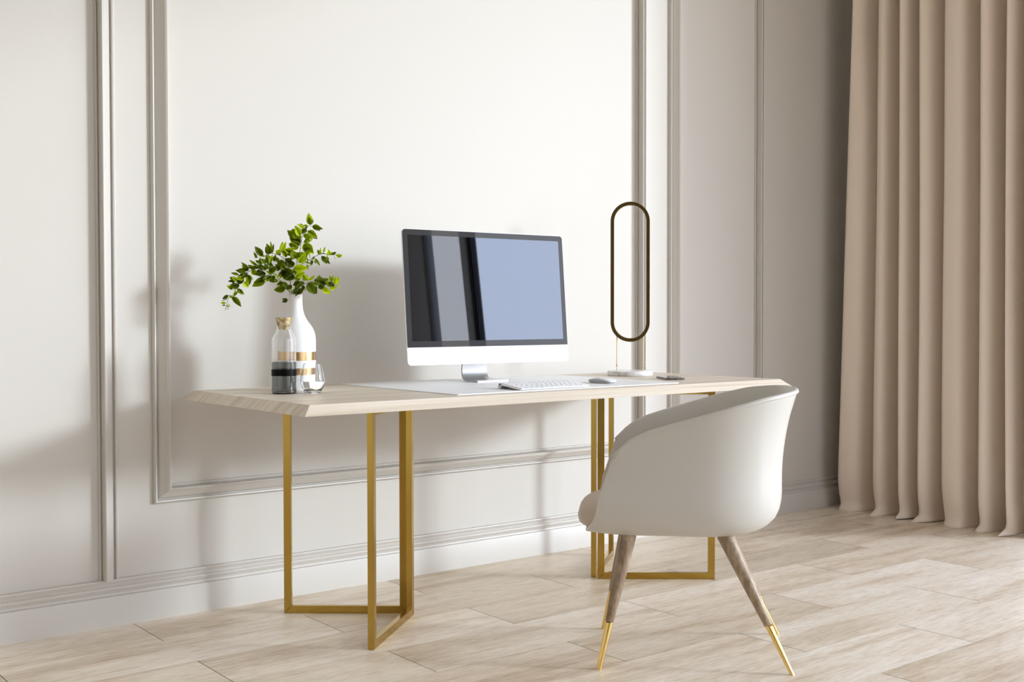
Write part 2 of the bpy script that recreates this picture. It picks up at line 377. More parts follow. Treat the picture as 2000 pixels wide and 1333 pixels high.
# all-in-one computer
mon = thing('desktop_computer', 'white and silver all-in-one computer with dark glossy screen on the desk mat', 'computer', (1.535, -.394, TM), -.042)
MW, MH, TILT = .70, .473, .087
zb = .822-TM
Rt = Matrix.Rotation(-TILT, 4, 'X')                     # leans the top away from the viewer
def place_head(o): o.matrix_local = Matrix.Translation((-.015, 0, zb)) @ Rt
def outline(w, h, r, seg=8):
    pts = []
    for cx, cz, a0 in ((w/2-r, h-r, 0), (-w/2+r, h-r, PI/2), (-w/2+r, r, PI), (w/2-r, r, 1.5*PI)):
        for i in range(seg+1): a = a0+PI/2*i/seg; pts.append((cx+r*math.cos(a), cz+r*math.sin(a)))
    return pts
bm = bmesh.new(); base = outline(MW, MH, .014); rings = []
cz0 = MH/2
for yy, sc in ((0, 1), (.0045, 1), (.006, .997), (.012, .955), (.022, .86), (.034, .70), (.046, .48), (.053, .25), (.055, .06)):
    rings.append([bm.verts.new((x*sc, yy, cz0+(z-cz0)*sc)) for x, z in base])
for a, b in zip(rings, rings[1:]):
    for i in range(len(a)): bm.faces.new((a[i], a[(i+1) % len(a)], b[(i+1) % len(a)], b[i]))
bm.faces.new(rings[0]); bm.faces.new(rings[-1])
body = obj('housing', bm, WHITEM, mon, autos=40); place_head(body)
CH = .0615
def panel(name, x0, x1, z0, z1, y0, y1, m, par, r=.012, rb=0.0005):
    bm = bmesh.new(); pts = []
    for cx, cz, a0, rr in ((x1, z1, 0, r), (x0, z1, PI/2, r), (x0, z0, PI, rb), (x1, z0, 1.5*PI, rb)):
        sx_ = -1 if cx == x1 else 1; sz_ = -1 if cz == z1 else 1
        for i in range(9): a = a0+PI/2*i/8; pts.append((cx+sx_*rr+rr*math.cos(a), cz+sz_*rr+rr*math.sin(a)))
    A = [bm.verts.new((x, y0, z)) for x, z in pts]; C = [bm.verts.new((x, y1, z)) for x, z in pts]
    bm.faces.new(A); bm.faces.new(C)
    for i in range(len(A)): bm.faces.new((A[i], A[(i+1) % len(A)], C[(i+1) % len(A)], C[i]))
    o = obj(name, bm, m, par); place_head(o); return o
bz = panel('screen_bezel', -MW/2+.0016, MW/2-.0016, CH, MH-.0016, -.0012, .0005, BEZEL, mon, .0125)
bz['label'] = 'dark glass border around the display'
panel('display', -MW/2+.0215, MW/2-.0215, CH+.0215, MH-.0215, -.0016, -.0011, SCREEN, mon, .0006)
# stand: foot plate bending up into the neck
bm = bmesh.new(); path = [(.016, 0), (.06, .0), (.10, .0)]
pr = [(.016, .0035, .0675), (.06, .0035, .066), (.100, .0035, .060), (.118, .0055, .0570), (.131, .012, .0555), (.138, .024, .0548), (.1395, .04, .0545), (.137, .075, .054), (.130, .12, .054), (.118, .19, .054)]
ra, rb_ = [], []
for i, (yy, zz, hw) in enumerate(pr):
    a = Vector(pr[max(i-1, 0)][:2]); b = Vector(pr[min(i+1, len(pr)-1)][:2]); tg = (b-a).normalized(); nn = Vector((-tg.y, tg.x))*.0034
    ra.append([bm.verts.new((x, yy+nn.x, zz+nn.y)) for x in (-hw, hw)]); rb_.append([bm.verts.new((x, yy-nn.x, zz-nn.y)) for x in (-hw, hw)])
for i in range(len(pr)-1):
    bm.faces.new((ra[i][0], ra[i][1], ra[i+1][1], ra[i+1][0])); bm.faces.new((rb_[i][1], rb_[i][0], rb_[i+1][0], rb_[i+1][1]))
    for s in (0, 1): bm.faces.new((ra[i][s], ra[i+1][s], rb_[i+1][s], rb_[i][s]))
for e_ in (0, -1): bm.faces.new((ra[e_][0], ra[e_][1], rb_[e_][1], rb_[e_][0]))
st = obj('stand', bm, ALU, mon, autos=50, label='silver metal stand with flat foot')
# hinge block joining neck and housing
bm = bmesh.new(); box(bm, (-.03, .045, .155), (.03, .128, .205), .004); obj('hinge', bm, ALU, mon)

# keyboard
kb = thing('keyboard', 'slim white keyboard on the desk mat in front of the computer', 'keyboard', (1.472, -.742, TM))
KT = Matrix.Rotation(math.radians(6.5), 4, 'X')
bm = bmesh.new(); rounded_slab(bm, -.152, .152, -.058, .056, 0, .0045, .008, bev=.001)
o = obj('case', bm, KEYW, kb, autos=40); o.matrix_local = Matrix.Translation((0, 0, .0075)) @ KT
bm = bmesh.new(); tube(bm, [(-.152, .046, .0092), (.152, .046, .0092)], .0088, 20); obj('battery_bar', bm, ALU, kb, autos=40)
rows = [14, 14, 14, 13, 12, 8]
for r_, n_ in enumerate(rows):
    zrow = .0045; y0 = .046-r_*.0185-(.0 if r_ == 0 else .0)
    span = .292; 
    if r_ == 5: ws = [.018, .018, .018, .024, .118, .024, .018, .036]
    else:
        ws = [1.0]*n_
        if r_ == 1: ws[-1] = 1.4
        if r_ == 2: ws[0] = 1.4
        if r_ == 3: ws[0] = 1.7; ws[-1] = 1.6
        if r_ == 4: ws[0] = 2.1; ws[-1] = 2.1
    tot = sum(ws); gap = .0028; k_ = (span-gap*(len(ws)-1))/tot; x = -span/2
    for w_ in ws:
        bm = bmesh.new(); box(bm, (x, y0-.0155, .0043), (x+w_*k_, y0-(.006 if r_ == 0 else 0), .0064), .0007, 1)
        o = obj('key', bm, KEYW, kb); o.matrix_local = Matrix.Translation((0, 0, .0075)) @ KT
        x += w_*k_+gap

# mouse
ms = thing('computer_mouse', 'low white mouse on the desk mat to the right of the keyboard', 'mouse', (1.797, -.672, TM), math.radians(4))
bm = bmesh.new(); ga, gb = 26, 40; G = []
def mouse_pt(u, v, z0, z1):
    # superellipse footprint 57 x 113 mm, arched lengthwise
    a = 2*PI*u; ex = 2/3.0; cx = abs(math.cos(a))**ex*math.copysign(1, math.cos(a)); sy = abs(math.sin(a))**ex*math.copysign(1, math.sin(a))
    X = .0285*cx*v; Y = .0565*sy*v; arch = (1-(Y/.0565)**2); crown = (1-.28*(abs(X)/.0285)**2.2)
    return X, Y, z0+(z1-z0)*(.12+.88*arch)*crown
top = []
for iv in range(11):
    v = iv/10
    top.append([bm.verts.new(mouse_pt(0, 0, .006, .021))] if iv == 0 else [bm.verts.new(mouse_pt(i/48, v, .006, .021)) for i in range(48)])
low = [bm.verts.new((mouse_pt(i/48, .93, 0, 0)[0], mouse_pt(i/48, .93, 0, 0)[1], .0)) for i in range(48)]
mid = [bm.verts.new((v.co.x, v.co.y, v.co.z-.002)) for v in top[-1]]
for i in range(48):
    j = (i+1) % 48
    bm.faces.new((top[0][0], top[1][i], top[1][j]))
    for a, b in zip(top[1:], top[2:]): bm.faces.new((a[i], b[i], b[j], a[j]))
    bm.faces.new((top[-1][i], mid[i], mid[j], top[-1][j]))
obj('top_shell', bm, KEYW, ms, smooth=True)
bm = bmesh.new()
m2 = [bm.verts.new((mouse_pt(i/48, 1, .006, .021)[0]*.992, mouse_pt(i/48, 1, .006, .021)[1]*.992, mouse_pt(i/48, 1, .006, .021)[2]-.0015)) for i in range(48)]
l2 = [bm.verts.new((mouse_pt(i/48, .86, 0, 0)[0], mouse_pt(i/48, .86, 0, 0)[1], 0)) for i in range(48)]
for i in range(48): bm.faces.new((m2[i], l2[i], l2[(i+1) % 48], m2[(i+1) % 48]))
bm.faces.new(l2)
obj('underside', bm, ALU, ms, smooth=False, label='grey metal lower body')

# phone
ph = thing('mobile_phone', 'black phone with dark metal rim lying beside the lamp base', 'phone', (2.205, -.612, T), math.radians(-31))
bm = bmesh.new(); rounded_slab(bm, -.0375, .0375, -.077, .077, 0, .0078, .012, 8, .0015); obj('case', bm, PHONEE, ph, autos=40)
bm = bmesh.new(); rounded_slab(bm, -.0355, .0355, -.075, .075, .0076, .0083, .0105, 8); obj('screen', bm, PHONEB, ph)
bm = bmesh.new(); box(bm, (-.005, -.0774, .0026), (.005, -.0765, .0052), .0004, 1); obj('charging_port', bm, BLACK, ph)

# ring lamp
lamp = thing('table_lamp', 'slim brass oblong loop lamp on a round marble base at the right of the desk', 'lamp', (2.271, -.324, T), math.atan2(-.696, .718))
bm = bmesh.new(); lathe(bm, [(0, 0), (.088, 0), (.0905, .002), (.0915, .005), (.0915, .0155), (.0905, .0182), (.088, .0192), (0, .0192)]); obj('marble_base', bm, MARBLE, lamp, autos=40, label='round white marble base')
# oblong loop, rectangular section, with a light strip set in its inner face
def loop(bm, rin, rout, hd, zc, half):
    R = []
    n = 40
    for s in range(2*(n+1)):
        topside = s <= n; a = PI*s/n if topside else PI+PI*(s-n-1)/n
        cz = zc+half if topside else zc-half
        R.append([bm.verts.new((r*math.cos(a), y, cz+r*math.sin(a))) for r, y in ((rin, -hd), (rout, -hd), (rout, hd), (rin, hd))])
    m = len(R)
    for i in range(m):
        for k in range(4): bm.faces.new((R[i][k], R[i][(k+1) % 4], R[(i+1) % m][(k+1) % 4], R[(i+1) % m][k]))
zl0, zl1, ro = .886-T, 1.4495-T, .0785
zc = (zl0+zl1)/2; hf = (zl1-zl0)/2-ro
bm = bmesh.new(); loop(bm, ro-.0135, ro, .009, zc, hf)
bmesh.ops.bevel(bm, geom=[e for e in bm.edges if e.calc_face_angle(0) > 1.2], offset=.001, segments=2, affect='EDGES')
obj('loop_frame', bm, BRONZE, lamp, autos=40)
bm = bmesh.new(); loop(bm, ro-.0146, ro-.0134, .0055, zc, hf); obj('light_strip', bm, LED, lamp, autos=40, label='white frosted strip inside the loop')
for s in (-1, 1):
    xx = s*.053; zt = zc-hf-math.sqrt((ro-.006)**2-xx**2)
    bm = bmesh.new(); tube(bm, [(xx, 0, .0185), (xx, 0, zt)], .0022, 12)
    t = bmesh.ops.create_uvsphere(bm, u_segments=14, v_segments=10, radius=.0045); bmesh.ops.translate(bm, vec=(xx, 0, .041), verts=t['verts'])
    obj('rod', bm, ROD, lamp, autos=50, label='thin pale gold upright rod')

# bottle vase
VX, VY = .790, -.294
vase = thing('vase', 'tall matte white bottle vase with two gold bands holding leafy sprigs', 'vase', (VX, VY, T))
prof = [(0, 0), (.058, 0), (.0605, .002), (.062, .01), (.0635, .05), (.0648, .10), (.0652, .14), (.0650, .165), (.0635, .180), (.0600, .193), (.0545, .205), (.0470, .216), (.0395, .226), (.0330, .237), (.0280, .249), (.0248, .262), (.0230, .278), (.0222, .295), (.0222, .309), (.0228, .3115), (.0226, .3125), (.0200, .3120), (.0190, .309), (.0190, .28), (.024, .25), (.040, .218), (.058, .19), (.060, .16), (.058, .02), (0, .012)]
bm = bmesh.new(); lathe(bm, prof, 72); obj('body', bm, CERAM, vase, smooth=True)
def rr(z):
    for (r0, z0), (r1, z1) in zip(prof[3:], prof[4:]):
        if z0 <= z <= z1: return r0+(r1-r0)*(z-z0)/(z1-z0)
for z0, z1 in ((.0985, .1265), (.0525, .0740)):
    bm = bmesh.new(); lathe(bm, [(rr(z0), z0), (rr(z0)+.0006, z0), (rr(z1)+.0006, z1), (rr(z1), z1)], 72); obj('gold_band', bm, BAND, vase, autos=50, label='shiny gold band around the body')

# glass bottle with stopper
bo = thing('bottle', 'clear glass bottle with smoky lower half, black band and gilded stopper', 'bottle', (.688, -.412, T))
RB = .0375
outer = [(RB-.002, .0), (RB, .002), (RB, .168), (RB-.001, .174), (.0215, .2045), (.0200, .2100)]
inner = [(.0180, .2100), (.0195, .2035), (RB-.0035, .1725), (RB-.0028, .167), (RB-.0028, .010), (0, .008)]
bm = bmesh.new(); lathe(bm, [(0, 0)]+outer+inner, 64); obj('glass_body', bm, GLASS, bo, autos=35)
bm = bmesh.new(); lathe(bm, [(RB+.0003, .003), (RB+.0015, .004), (RB+.0015, .0975), (RB+.0003, .0985)], 64, close=True); obj('smoky_sleeve', bm, GREYG, bo, autos=35, label='smoky grey lower glass')
bm = bmesh.new(); lathe(bm, [(RB+.0016, .0560), (RB+.0020, .0560), (RB+.0020, .0765), (RB+.0016, .0765)], 64, close=True); obj('black_band', bm, BLACKB, bo, autos=35, label='glossy black band')
bm = bmesh.new(); lathe(bm, [(0, .200), (.0170, .200), (.0178, .2105), (.0195, .2110), (.0262, .2345), (.0262, .2370), (.0250, .2385), (0, .2385)], 48); obj('stopper', bm, STOP, bo, autos=35, label='gilded cork stopper, wider at the top')

# drinking glass
gl = thing('drinking_glass', 'small stemless glass half full of water beside the smoky bottle', 'glass', (.7665, -.4515, T))
def gprof(z):
    P = [(0, .0235), (.004, .0262), (.020, .0345), (.0325, .0388), (.038, .0395), (.050, .0380), (.093, .0282)]
    for (z0, r0), (z1, r1) in zip(P, P[1:]):
        if z <= z1: return r0+(r1-r0)*(z-z0)/(z1-z0)
    return P[-1][1]
zs = [0, .002, .006, .013, .020, .027, .0325, .036, .039, .044, .055, .07, .085, .0925]
bm = bmesh.new(); lathe(bm, [(0, .002)]+[(.0150, .002), (.0235, .0)]+[(gprof(z), z) for z in zs[1:]]+[(gprof(.0925)-.0006, .0930)]+[(gprof(z)-.0012, z) for z in zs[::-1] if z > .006]+[(.018, .0075), (0, .007)], 64)
obj('glass_bowl', bm, GLASS, gl, autos=16)
bm = bmesh.new(); wl = .0375; lathe(bm, [(0, .0066), (.018, .0070)]+[(gprof(z)-.0007, z) for z in zs if .010 < z < wl]+[(gprof(wl)-.0007, wl), (0, wl)], 64); obj('water', bm, WATER, gl, autos=40, label='clear water filling the lower half')

# ------------------------------------------------------------------ leafy sprigs in the vase
# (sprig, stem-end x, z, tip x, z, width, tone) in tenths of a millimetre, x across the vase, z above the desk
LEAVES = [
('T',502,5394,418,5797,184,.5),
('T',555,5362,845,5309,145,.4),
('T',291,5288,120,5394,100,.5),
('T',410,5362,265,5394,74,.5),
('T',383,5288,159,5130,145,.1),
('T',397,5196,739,5004,198,.3),
('T',296,5104,576,4924,158,.6),
('T',165,5025,-99,5288,250,.2),
('T',159,5170,-38,5346,58,.3),
('T',165,4919,-267,5228,264,.25),
('T',159,4801,-183,4998,237,.1),
('T',159,4735,-209,4787,158,.25),
('T',159,4774,-65,4853,105,.7),
('T',278,4827,542,4919,90,.4),
('T',278,4787,602,4458,264,.8),
('T',265,4629,423,4511,95,.05),
('T',107,4656,-209,4748,145,.1),
('T',-65,4471,-336,4616,224,.2),
('T',107,4168,397,4498,237,.7),
('T',1,4300,-104,4577,211,.3),
('T',-38,4326,120,4524,145,.8),
('T',80,4339,265,4524,158,.5),
('M',-473,4498,-275,4877,137,.75),
('M',-605,4458,-486,4608,126,.6),
('M',-368,4392,-394,4577,58,.7),
('M',-262,4379,-394,4445,79,.7),
('M',-802,4458,-947,4695,184,.1),
('M',-750,4471,-781,4898,79,.4),
('M',-1053,4379,-1285,4722,190,.2),
('M',-1224,4318,-1337,4537,74,.25),
('M',-987,4361,-1084,4445,74,.6),
('M',-684,4208,-631,4445,119,.2),
('M',-789,4234,-868,4392,119,.1),
('M',-526,4208,-657,4366,119,.1),
('M',-368,4234,-552,4129,132,.1),
('M',-157,4155,-315,4313,237,0),
('M',-51,4050,-302,4234,211,0),
('M',-394,4102,-578,4234,158,.1),
('L',-1250,4058,-1461,4253,74,.4),
('L',-1474,3913,-1693,4071,132,.2),
('L',-1580,3834,-1888,3905,119,.1),
('L',-1777,3755,-2022,3812,79,.1),
('L',-1830,3570,-2073,3681,132,.1),
('L',-2001,3285,-2107,3444,105,.8),
('L',-1501,3773,-1843,3694,145,0),
('L',-1619,3628,-1870,3509,145,0),
('L',-1830,3312,-2001,3523,158,0),
('L',-1764,3417,-1922,3391,132,0),
('L',-1830,3312,-1664,3119,121,.25),
('L',-1943,3075,-1864,3259,84,.7),
('L',-1988,3043,-1714,2780,153,.5),
('L',-2120,3101,-2323,2964,90,.1),
('L',-2133,2996,-2323,2909,24,.1),
('L',-2199,2851,-2357,2851,74,.6),
('L',-2212,2769,-2328,2772,42,.3),
('L',-2133,2706,-2165,2798,34,.2),
('L',-2080,2711,-2107,2837,34,.6),
('L',-2225,2606,-2199,2732,16,.3),
('L',-2107,2653,-2159,2653,21,.5),
('L',-2001,3017,-2099,3101,69,.6),
('L',-1943,3075,-1975,2969,69,.6),
('L',-1369,3905,-1224,3733,153,.6),
('L',-1488,3760,-1527,3470,132,.7),
('L',-1619,3523,-1480,3343,174,.85),
('L',-1422,3733,-1329,3570,40,.6),
('L',-1843,3602,-1791,3470,47,.7),
('L',-947,3615,-1387,3396,224,.35),
('L',-1158,4155,-1250,4208,79,.1),
('L',-1053,4102,-1158,4287,105,.0),
('L',-947,4102,-1053,4287,111,.0),
('L',-895,4129,-926,4353,105,.1),
('L',-816,4129,-737,4366,95,.4),
('L',-789,4050,-868,4234,132,.0),
('L',-1158,3971,-1264,4129,105,.1),
('L',-1026,3944,-1158,4129,132,.0),
('L',-921,3918,-947,4129,132,.0),
('L',-1079,3865,-1211,3786,158,.0),
('L',-947,3812,-1158,3733,184,.0),
('L',-947,3681,-1079,3602,184,.1),
('L',-789,3733,-947,3549,158,.1),
('L',-684,3733,-816,3523,158,.2),
('L',-816,3865,-657,4050,211,.05),
('L',-605,4050,-684,3826,95,.9),
('L',-737,3786,-816,3971,105,.3),
('L',-789,3760,-737,3944,105,.8),
('L',-1126,3971,-1026,3852,32,.6),
('L',-1264,3944,-1448,4023,105,.1),
('T',-447,3812,-25,3865,277,.15),
('T',-38,3760,-420,3649,224,.2),
('T',-51,3971,397,3984,224,.85),
('T',159,3944,-38,3786,158,.15),
('T',-473,3944,-631,4102,184,.05),
('T',-341,3997,-526,4050,158,.05),
('T',-368,3839,-552,3733,158,.1),
('T',-183,3918,-144,3786,53,.9),
('T',15,3707,291,3818,198,.85),
('T',265,3733,397,3588,184,.25),
('T',159,3602,-51,3681,132,.5),
('T',-565,3602,-789,3536,105,.2),
('L',-671,3786,-499,3654,53,.6),
('S',-310,3312,-702,3272,198,.2),
('S',-236,3417,-578,3496,158,.05),
('S',-394,3523,-578,3444,105,.05),
('S',-249,3259,-152,3417,119,.6),
('S',1,3154,291,3338,171,.05),
('S',-91,3180,94,3312,119,.4),
('S',159,3523,-78,3417,158,.0),
('S',291,3523,28,3417,132,.2),
('S',-104,3338,-262,3417,132,.0),
('S',107,3259,1,3391,132,.0),
('S',-25,3127,133,3206,132,.0),
('S',265,3285,238,3444,105,.05),
('S',-249,2943,-431,2874,95,.05),
('R',397,3483,700,3141,290,.1),
('R',410,3570,647,3733,69,.5),
('R',686,3575,792,3760,100,.2),
('R',555,3502,692,3378,100,.6),
('R',660,3509,1082,3649,145,.2),
('R',766,3457,924,3285,174,.1),
('R',871,3325,1087,3154,174,.9),
('R',1055,3509,1279,3338,174,.1),
('R',1134,3523,1200,3747,105,.5),
('R',1261,3444,1398,3686,142,.5),
('R',1108,3299,1279,3325,105,.85),
('R',1366,3391,1440,3404,63,.9),
('R',792,3523,1003,3444,132,.0),
('R',976,3602,1055,3391,121,.1),
('R',607,3602,871,3523,105,.05),
('U',818,4453,718,4629,84,.2),
('U',924,4532,971,4740,58,.3),
('U',866,4498,982,4495,29,.0),
('U',1069,4440,1095,4629,126,.8),
('U',1121,4445,1200,4563,105,.7),
('U',1187,4458,1351,4550,79,.05),
('U',1358,4400,1540,4440,116,.5),
('U',858,4413,1055,4150,145,.15),
('U',1055,4379,1095,4282,53,.3),
('U',639,4358,549,4350,79,.2),
('U',647,4326,810,4081,74,.3),
('U',502,4202,597,4239,105,.1),
('U',397,4255,397,4353,42,.2),
('U',476,4353,470,4450,21,.1),
('U',344,4208,491,4168,53,.4),
('U',365,4116,439,3971,63,.3),
('U',1266,4392,1332,4308,16,.3),
('U',1003,4208,1029,4419,69,.3),
]
STEMS = {
'T': [(-65, 3048), (1, 3417), (41, 3812), (54, 4208), (159, 4577), (207, 4893), (238, 5051), (370, 5275), (436, 5372), (555, 5362)],
'M': [(-104, 3048), (-183, 3681), (-262, 4155), (-394, 4339), (-578, 4445), (-789, 4471), (-947, 4405), (-1079, 4366)],
'L': [(-130, 3048), (-315, 3391), (-526, 3628), (-684, 3786), (-842, 3944), (-1132, 3971), (-1448, 3878), (-1632, 3707), (-1764, 3549), (-1883, 3312), (-1962, 3101), (-2054, 3075), (-2133, 2969), (-2159, 2811), (-2186, 2706)],
'S': [(-38, 3048), (-91, 3180), (-209, 3259), (-302, 3391)],
'R': [(-12, 3048), (107, 3312), (265, 3444), (449, 3523), (686, 3549), (924, 3523), (1134, 3496), (1319, 3417)],
'U': [(-25, 3048), (28, 3681), (133, 4050), (291, 4181), (528, 4313), (766, 4458), (897, 4492), (1108, 4458), (1266, 4471), (1398, 4419)],
}

VA = Vector((.885, -.466, 0)); VD = Vector((.466, .885, 0)); V0 = Vector((VX, VY, T))
rnd = random.Random(7)
SPR = {'T': ('tall upright leafy sprig rising highest from the white vase', .010), 'M': ('leafy sprig with a few spaced leaves above the left side of the vase', .035),
       'L': ('long arching leafy sprig drooping to the far left of the vase', -.010), 'S': ('short dense leafy sprig at the mouth of the vase', -.020),
       'R': ('low leafy sprig reaching right just above the vase mouth', -.045), 'U': ('thin upper right twig with small sparse leaves', .050)}
def add_leaf(bm, lay, base, tip, w, tone, face):
    ax = tip-base; ln = ax.length; ax.normalize()
    side = ax.cross(face).normalized(); nrm = side.cross(ax).normalized()
    n = 9; C, Lf, Rt_ = [], [], []
    for i in range(n+1):
        t = i/n; wd = w/2*(math.sin(PI*min(1, t**.74))**.95) if 0 < t < 1 else 0
        curl = nrm*(-ln*.13*t*t)
        c = base+ax*ln*t+curl
        C.append(c-nrm*wd*.22); Lf.append(c+side*wd+nrm*wd*.12); Rt_.append(c-side*wd+nrm*wd*.12)
    vc_ = [bm.verts.new(c) for c in C]; vl = [None]*(n+1); vr = [None]*(n+1)
    for i in range(1, n): vl[i] = bm.verts.new(Lf[i]); vr[i] = bm.verts.new(Rt_[i])
    fs = []
    for i in range(n):
        for vs in (vl, vr):
            q = [vc_[i], vc_[i+1], vs[i+1], vs[i]]; q = [v for v in q if v is not None]
            if len(q) >= 3: fs.append(bm.faces.new(q))
    for f in fs:
        f.smooth = True
        for lp in f.loops: lp[lay] = (tone, tone, tone, 1)
for key, (lab, dep) in SPR.items():
    root = thing('leafy_sprig', lab, 'plant', V0, 0, 'green sprigs standing in the white vase')
    sp = [Vector((a/1e4, 0, b/1e4)) for a, b in STEMS[key]]
    full = [Vector((rnd.uniform(-.006, .006), 0, .02)), Vector((sp[0].x*.8, 0, .24))]+sp
    zt = sp[-1].z
    def depth(p, dep=dep): return dep*max(0, min(1, (p.z-.30)/.10+abs(p.x)/.06))
    def W3(p, extra=0.0): return VA*p.x+VD*(depth(p)+extra)+Vector((0, 0, p.z))
    pts = catmull([W3(p) for p in full], 6)
    bm = bmesh.new(); nn = len(pts); tube(bm, pts, [.0017*(1-.65*i/(nn-1)) for i in range(nn)], 7)
    lv = [l for l in LEAVES if l[0] == key]
    bml = bmesh.new(); lay = bml.loops.layers.float_color.new('tone')
    for (k_, bx, bz, tx, tz, w_, tn) in lv:
        b = Vector((bx/1e4, 0, bz/1e4)); t2 = Vector((tx/1e4, 0, tz/1e4))
        ex = rnd.uniform(-.014, .014)
        Bp = W3(b, ex); ln = (t2-b).length
        Tp = W3(t2, 0)-VD*(depth(t2)-depth(b)-ex)+VD*rnd.uniform(-.35, .35)*ln*.7
        # petiole to the nearest stem point
        near = min(pts[4:], key=lambda q: (q-Bp).length)
        if (near-Bp).length > .0015: tube(bm, [near, near.lerp(Bp, .5)+Vector((0, 0, .001)), Bp], .00045, 5)
        face = (-VD + VA*rnd.uniform(-.35, .45)+Vector((0, 0, rnd.uniform(-.15, .45)))).normalized()
        for _ in range((2 if w_ > 95 and key in 'TL' else 1) if w_ > 60 else 0):          # partner leaves from the same node
            dv = VD*rnd.choice((-1, 1))*rnd.uniform(.012, .030)+VA*rnd.uniform(-.012, .012)+Vector((0, 0, rnd.uniform(-.012, .012)))
            add_leaf(bml, lay, Bp, Bp.lerp(Tp, .85)+dv, w_/1e4*1.0, min(1, max(0, rnd.choice((.0, .08, .2, .55))+rnd.uniform(-.05, .1))), face)
        add_leaf(bml, lay, Bp, Tp, w_/1e4*1.22, min(1, max(0, tn+rnd.uniform(-.08, .08))), face)
    obj('stem', bm, STEM, root, smooth=True)
    me = bpy.data.meshes.new('leaves'); bml.to_mesh(me); bml.free(); me.materials.append(LEAF)
    o = bpy.data.objects.new('leaves', me); COL.objects.link(o); o.parent = root

# ------------------------------------------------------------------ tub chair
ch = thing('tub_chair', 'white moulded tub chair with wooden legs and gold tips in front of the desk', 'chair', (1.53575, -1.3475, 0), math.atan2(.70007, -.71407))
# local axes: +x towards the front of the chair, +y towards its left; near side of the camera is +y
PR = [(0, .3640), (.35, .3640), (.58, .3665), (.74, .3760), (.86, .3930), (.945, .4180), (.985, .4480), (1.0, .4800), (1.0, .5400), (1.015, .6000), (1.045, .6550), (1.085, .7050), (1.13, .7450), (1.17, .7800), (1.20, .81)]
def rim_z(u):
    P = [(-.31, .781), (-.26, .776), (-.19, .766), (-.105, .744), (-.025, .721), (.08, .690), (.13, .674), (.165, .658), (.19, .641), (.212, .620), (.228, .600)]
    if u <= P[0][0]: return P[0][1]
    for (a, x), (b, y) in zip(P, P[1:]):
        if u <= b: return x+(y-x)*(u-a)/(b-a)
    return P[-1][1]
def prof_at(zr, n=26):
    # points of PR up to height zr, resampled by arc length (units: r*.25, z)
    pts = []
    for (r0, z0), (r1, z1) in zip(PR, PR[1:]):
        if z1 <= zr: 
            if not pts: pts.append((r0, z0))
            pts.append((r1, z1))
        else:
            t = (zr-z0)/(z1-z0); pts.append((r0+(r1-r0)*t, zr)); break
    v = catmull([(a*.25, b, 0) for a, b in pts], 6)
    cum = [0]
    for a, b in zip(v, v[1:]): cum.append(cum[-1]+(b-a).length)
    out = []; j = 0
    for i in range(n):
        s = cum[-1]*i/(n-1)
        while j < len(cum)-2 and cum[j+1] < s: j += 1
        t = (s-cum[j])/max(1e-9, cum[j+1]-cum[j]); p = v[j].lerp(v[j+1], min(1, t)); out.append((p.x/.25, p.y))
    return out
def column(par):
    # par: -1 (near front) .. 0 (back) .. 1 (far front)
    sg = 1 if par < 0 else -1; q = abs(par); UF = .310; split = .50
    if q > split:
        u0 = UF*(q-split)/(1-split); k = u0/UF
        def f(r, z): return (u0-max(0, z-.366)*.335*k**1.1-.022*k**4*min(1, r)**5*max(0, 1-(z-.364)/.12), sg*.25*r*(1-.05*k*k), z+.010*k**5*max(0, 1-(z-.364)/.12))
    else:
        a = q/split*PI/2; e = .86
        cu = -abs(math.cos(a))**e; cs = sg*abs(math.sin(a))**e
        def f(r, z): return (.256*r*cu, .25*r*cs, z)
    # solve rim height where the column meets the rim curve
    zr = .70
    for _ in range(12):
        r = prof_at(zr, 8)[-1][0]; zr = .5*zr+.5*rim_z(f(r, zr)[0])
    return [f(r, z) for r, z in prof_at(zr)]
NC = 72
cols = [column(-1+2*i/NC) for i in range(NC+1)]
bm = bmesh.new()
vg = [[bm.verts.new(p) for p in c] for c in cols]
for a, b in zip(vg, vg[1:]):
    for i in range(len(a)-1): bm.faces.new((a[i], a[i+1], b[i+1], b[i]))
bmesh.ops.remove_doubles(bm, verts=bm.verts, dist=.0008)
bmesh.ops.recalc_face_normals(bm, faces=bm.faces)
sh_ = obj('seat_shell', bm, SHELL, ch, smooth=True)
# make the normals point outwards (down at the bottom centre)
me = sh_.data; low = min(me.polygons, key=lambda p: p.center.z)
if low.normal.z > 0: me.flip_normals()
so = sh_.modifiers.new('thickness', 'SOLIDIFY'); so.thickness = .012; so.offset = -1
bv = sh_.modifiers.new('rounded_rim', 'BEVEL'); bv.width = .003; bv.segments = 3; bv.limit_method = 'ANGLE'; bv.angle_limit = math.radians(50)
# rolled lip along the rim
bm = bmesh.new(); rp = [Vector(c[-1]) for c in cols]; lip = []
for i, p in enumerate(rp):
    r = Vector((p.x, p.y, 0)); o_ = Vector((0, math.copysign(1, p.y), 0)) if p.x > 0 else r.normalized()
    tg = (rp[min(i+1, len(rp)-1)]-rp[max(i-1, 0)]).normalized(); up_ = tg.cross(o_).normalized()
    if up_.z < 0: up_.negate()
    c_ = p-o_*.0055
    # section: upright outer face leaning back, rounded crown
    lip.append([bm.verts.new(c_+o_*a+up_*b) for a, b in ((.0062, -.0085), (.0085, -.0060), (.0080, -.0010), (.0055, .0022), (.0010, .0036), (-.0035, .0030), (-.0066, .0004), (-.0070, -.0050), (-.0050, -.0080))])
for a, b in zip(lip, lip[1:]):
    for k in range(9): bm.faces.new((a[k], a[(k+1) % 9], b[(k+1) % 9], b[k]))
bm.faces.new(lip[0]); bm.faces.new(lip[-1])
obj('rim_lip', bm, SHELL, ch, smooth=True)
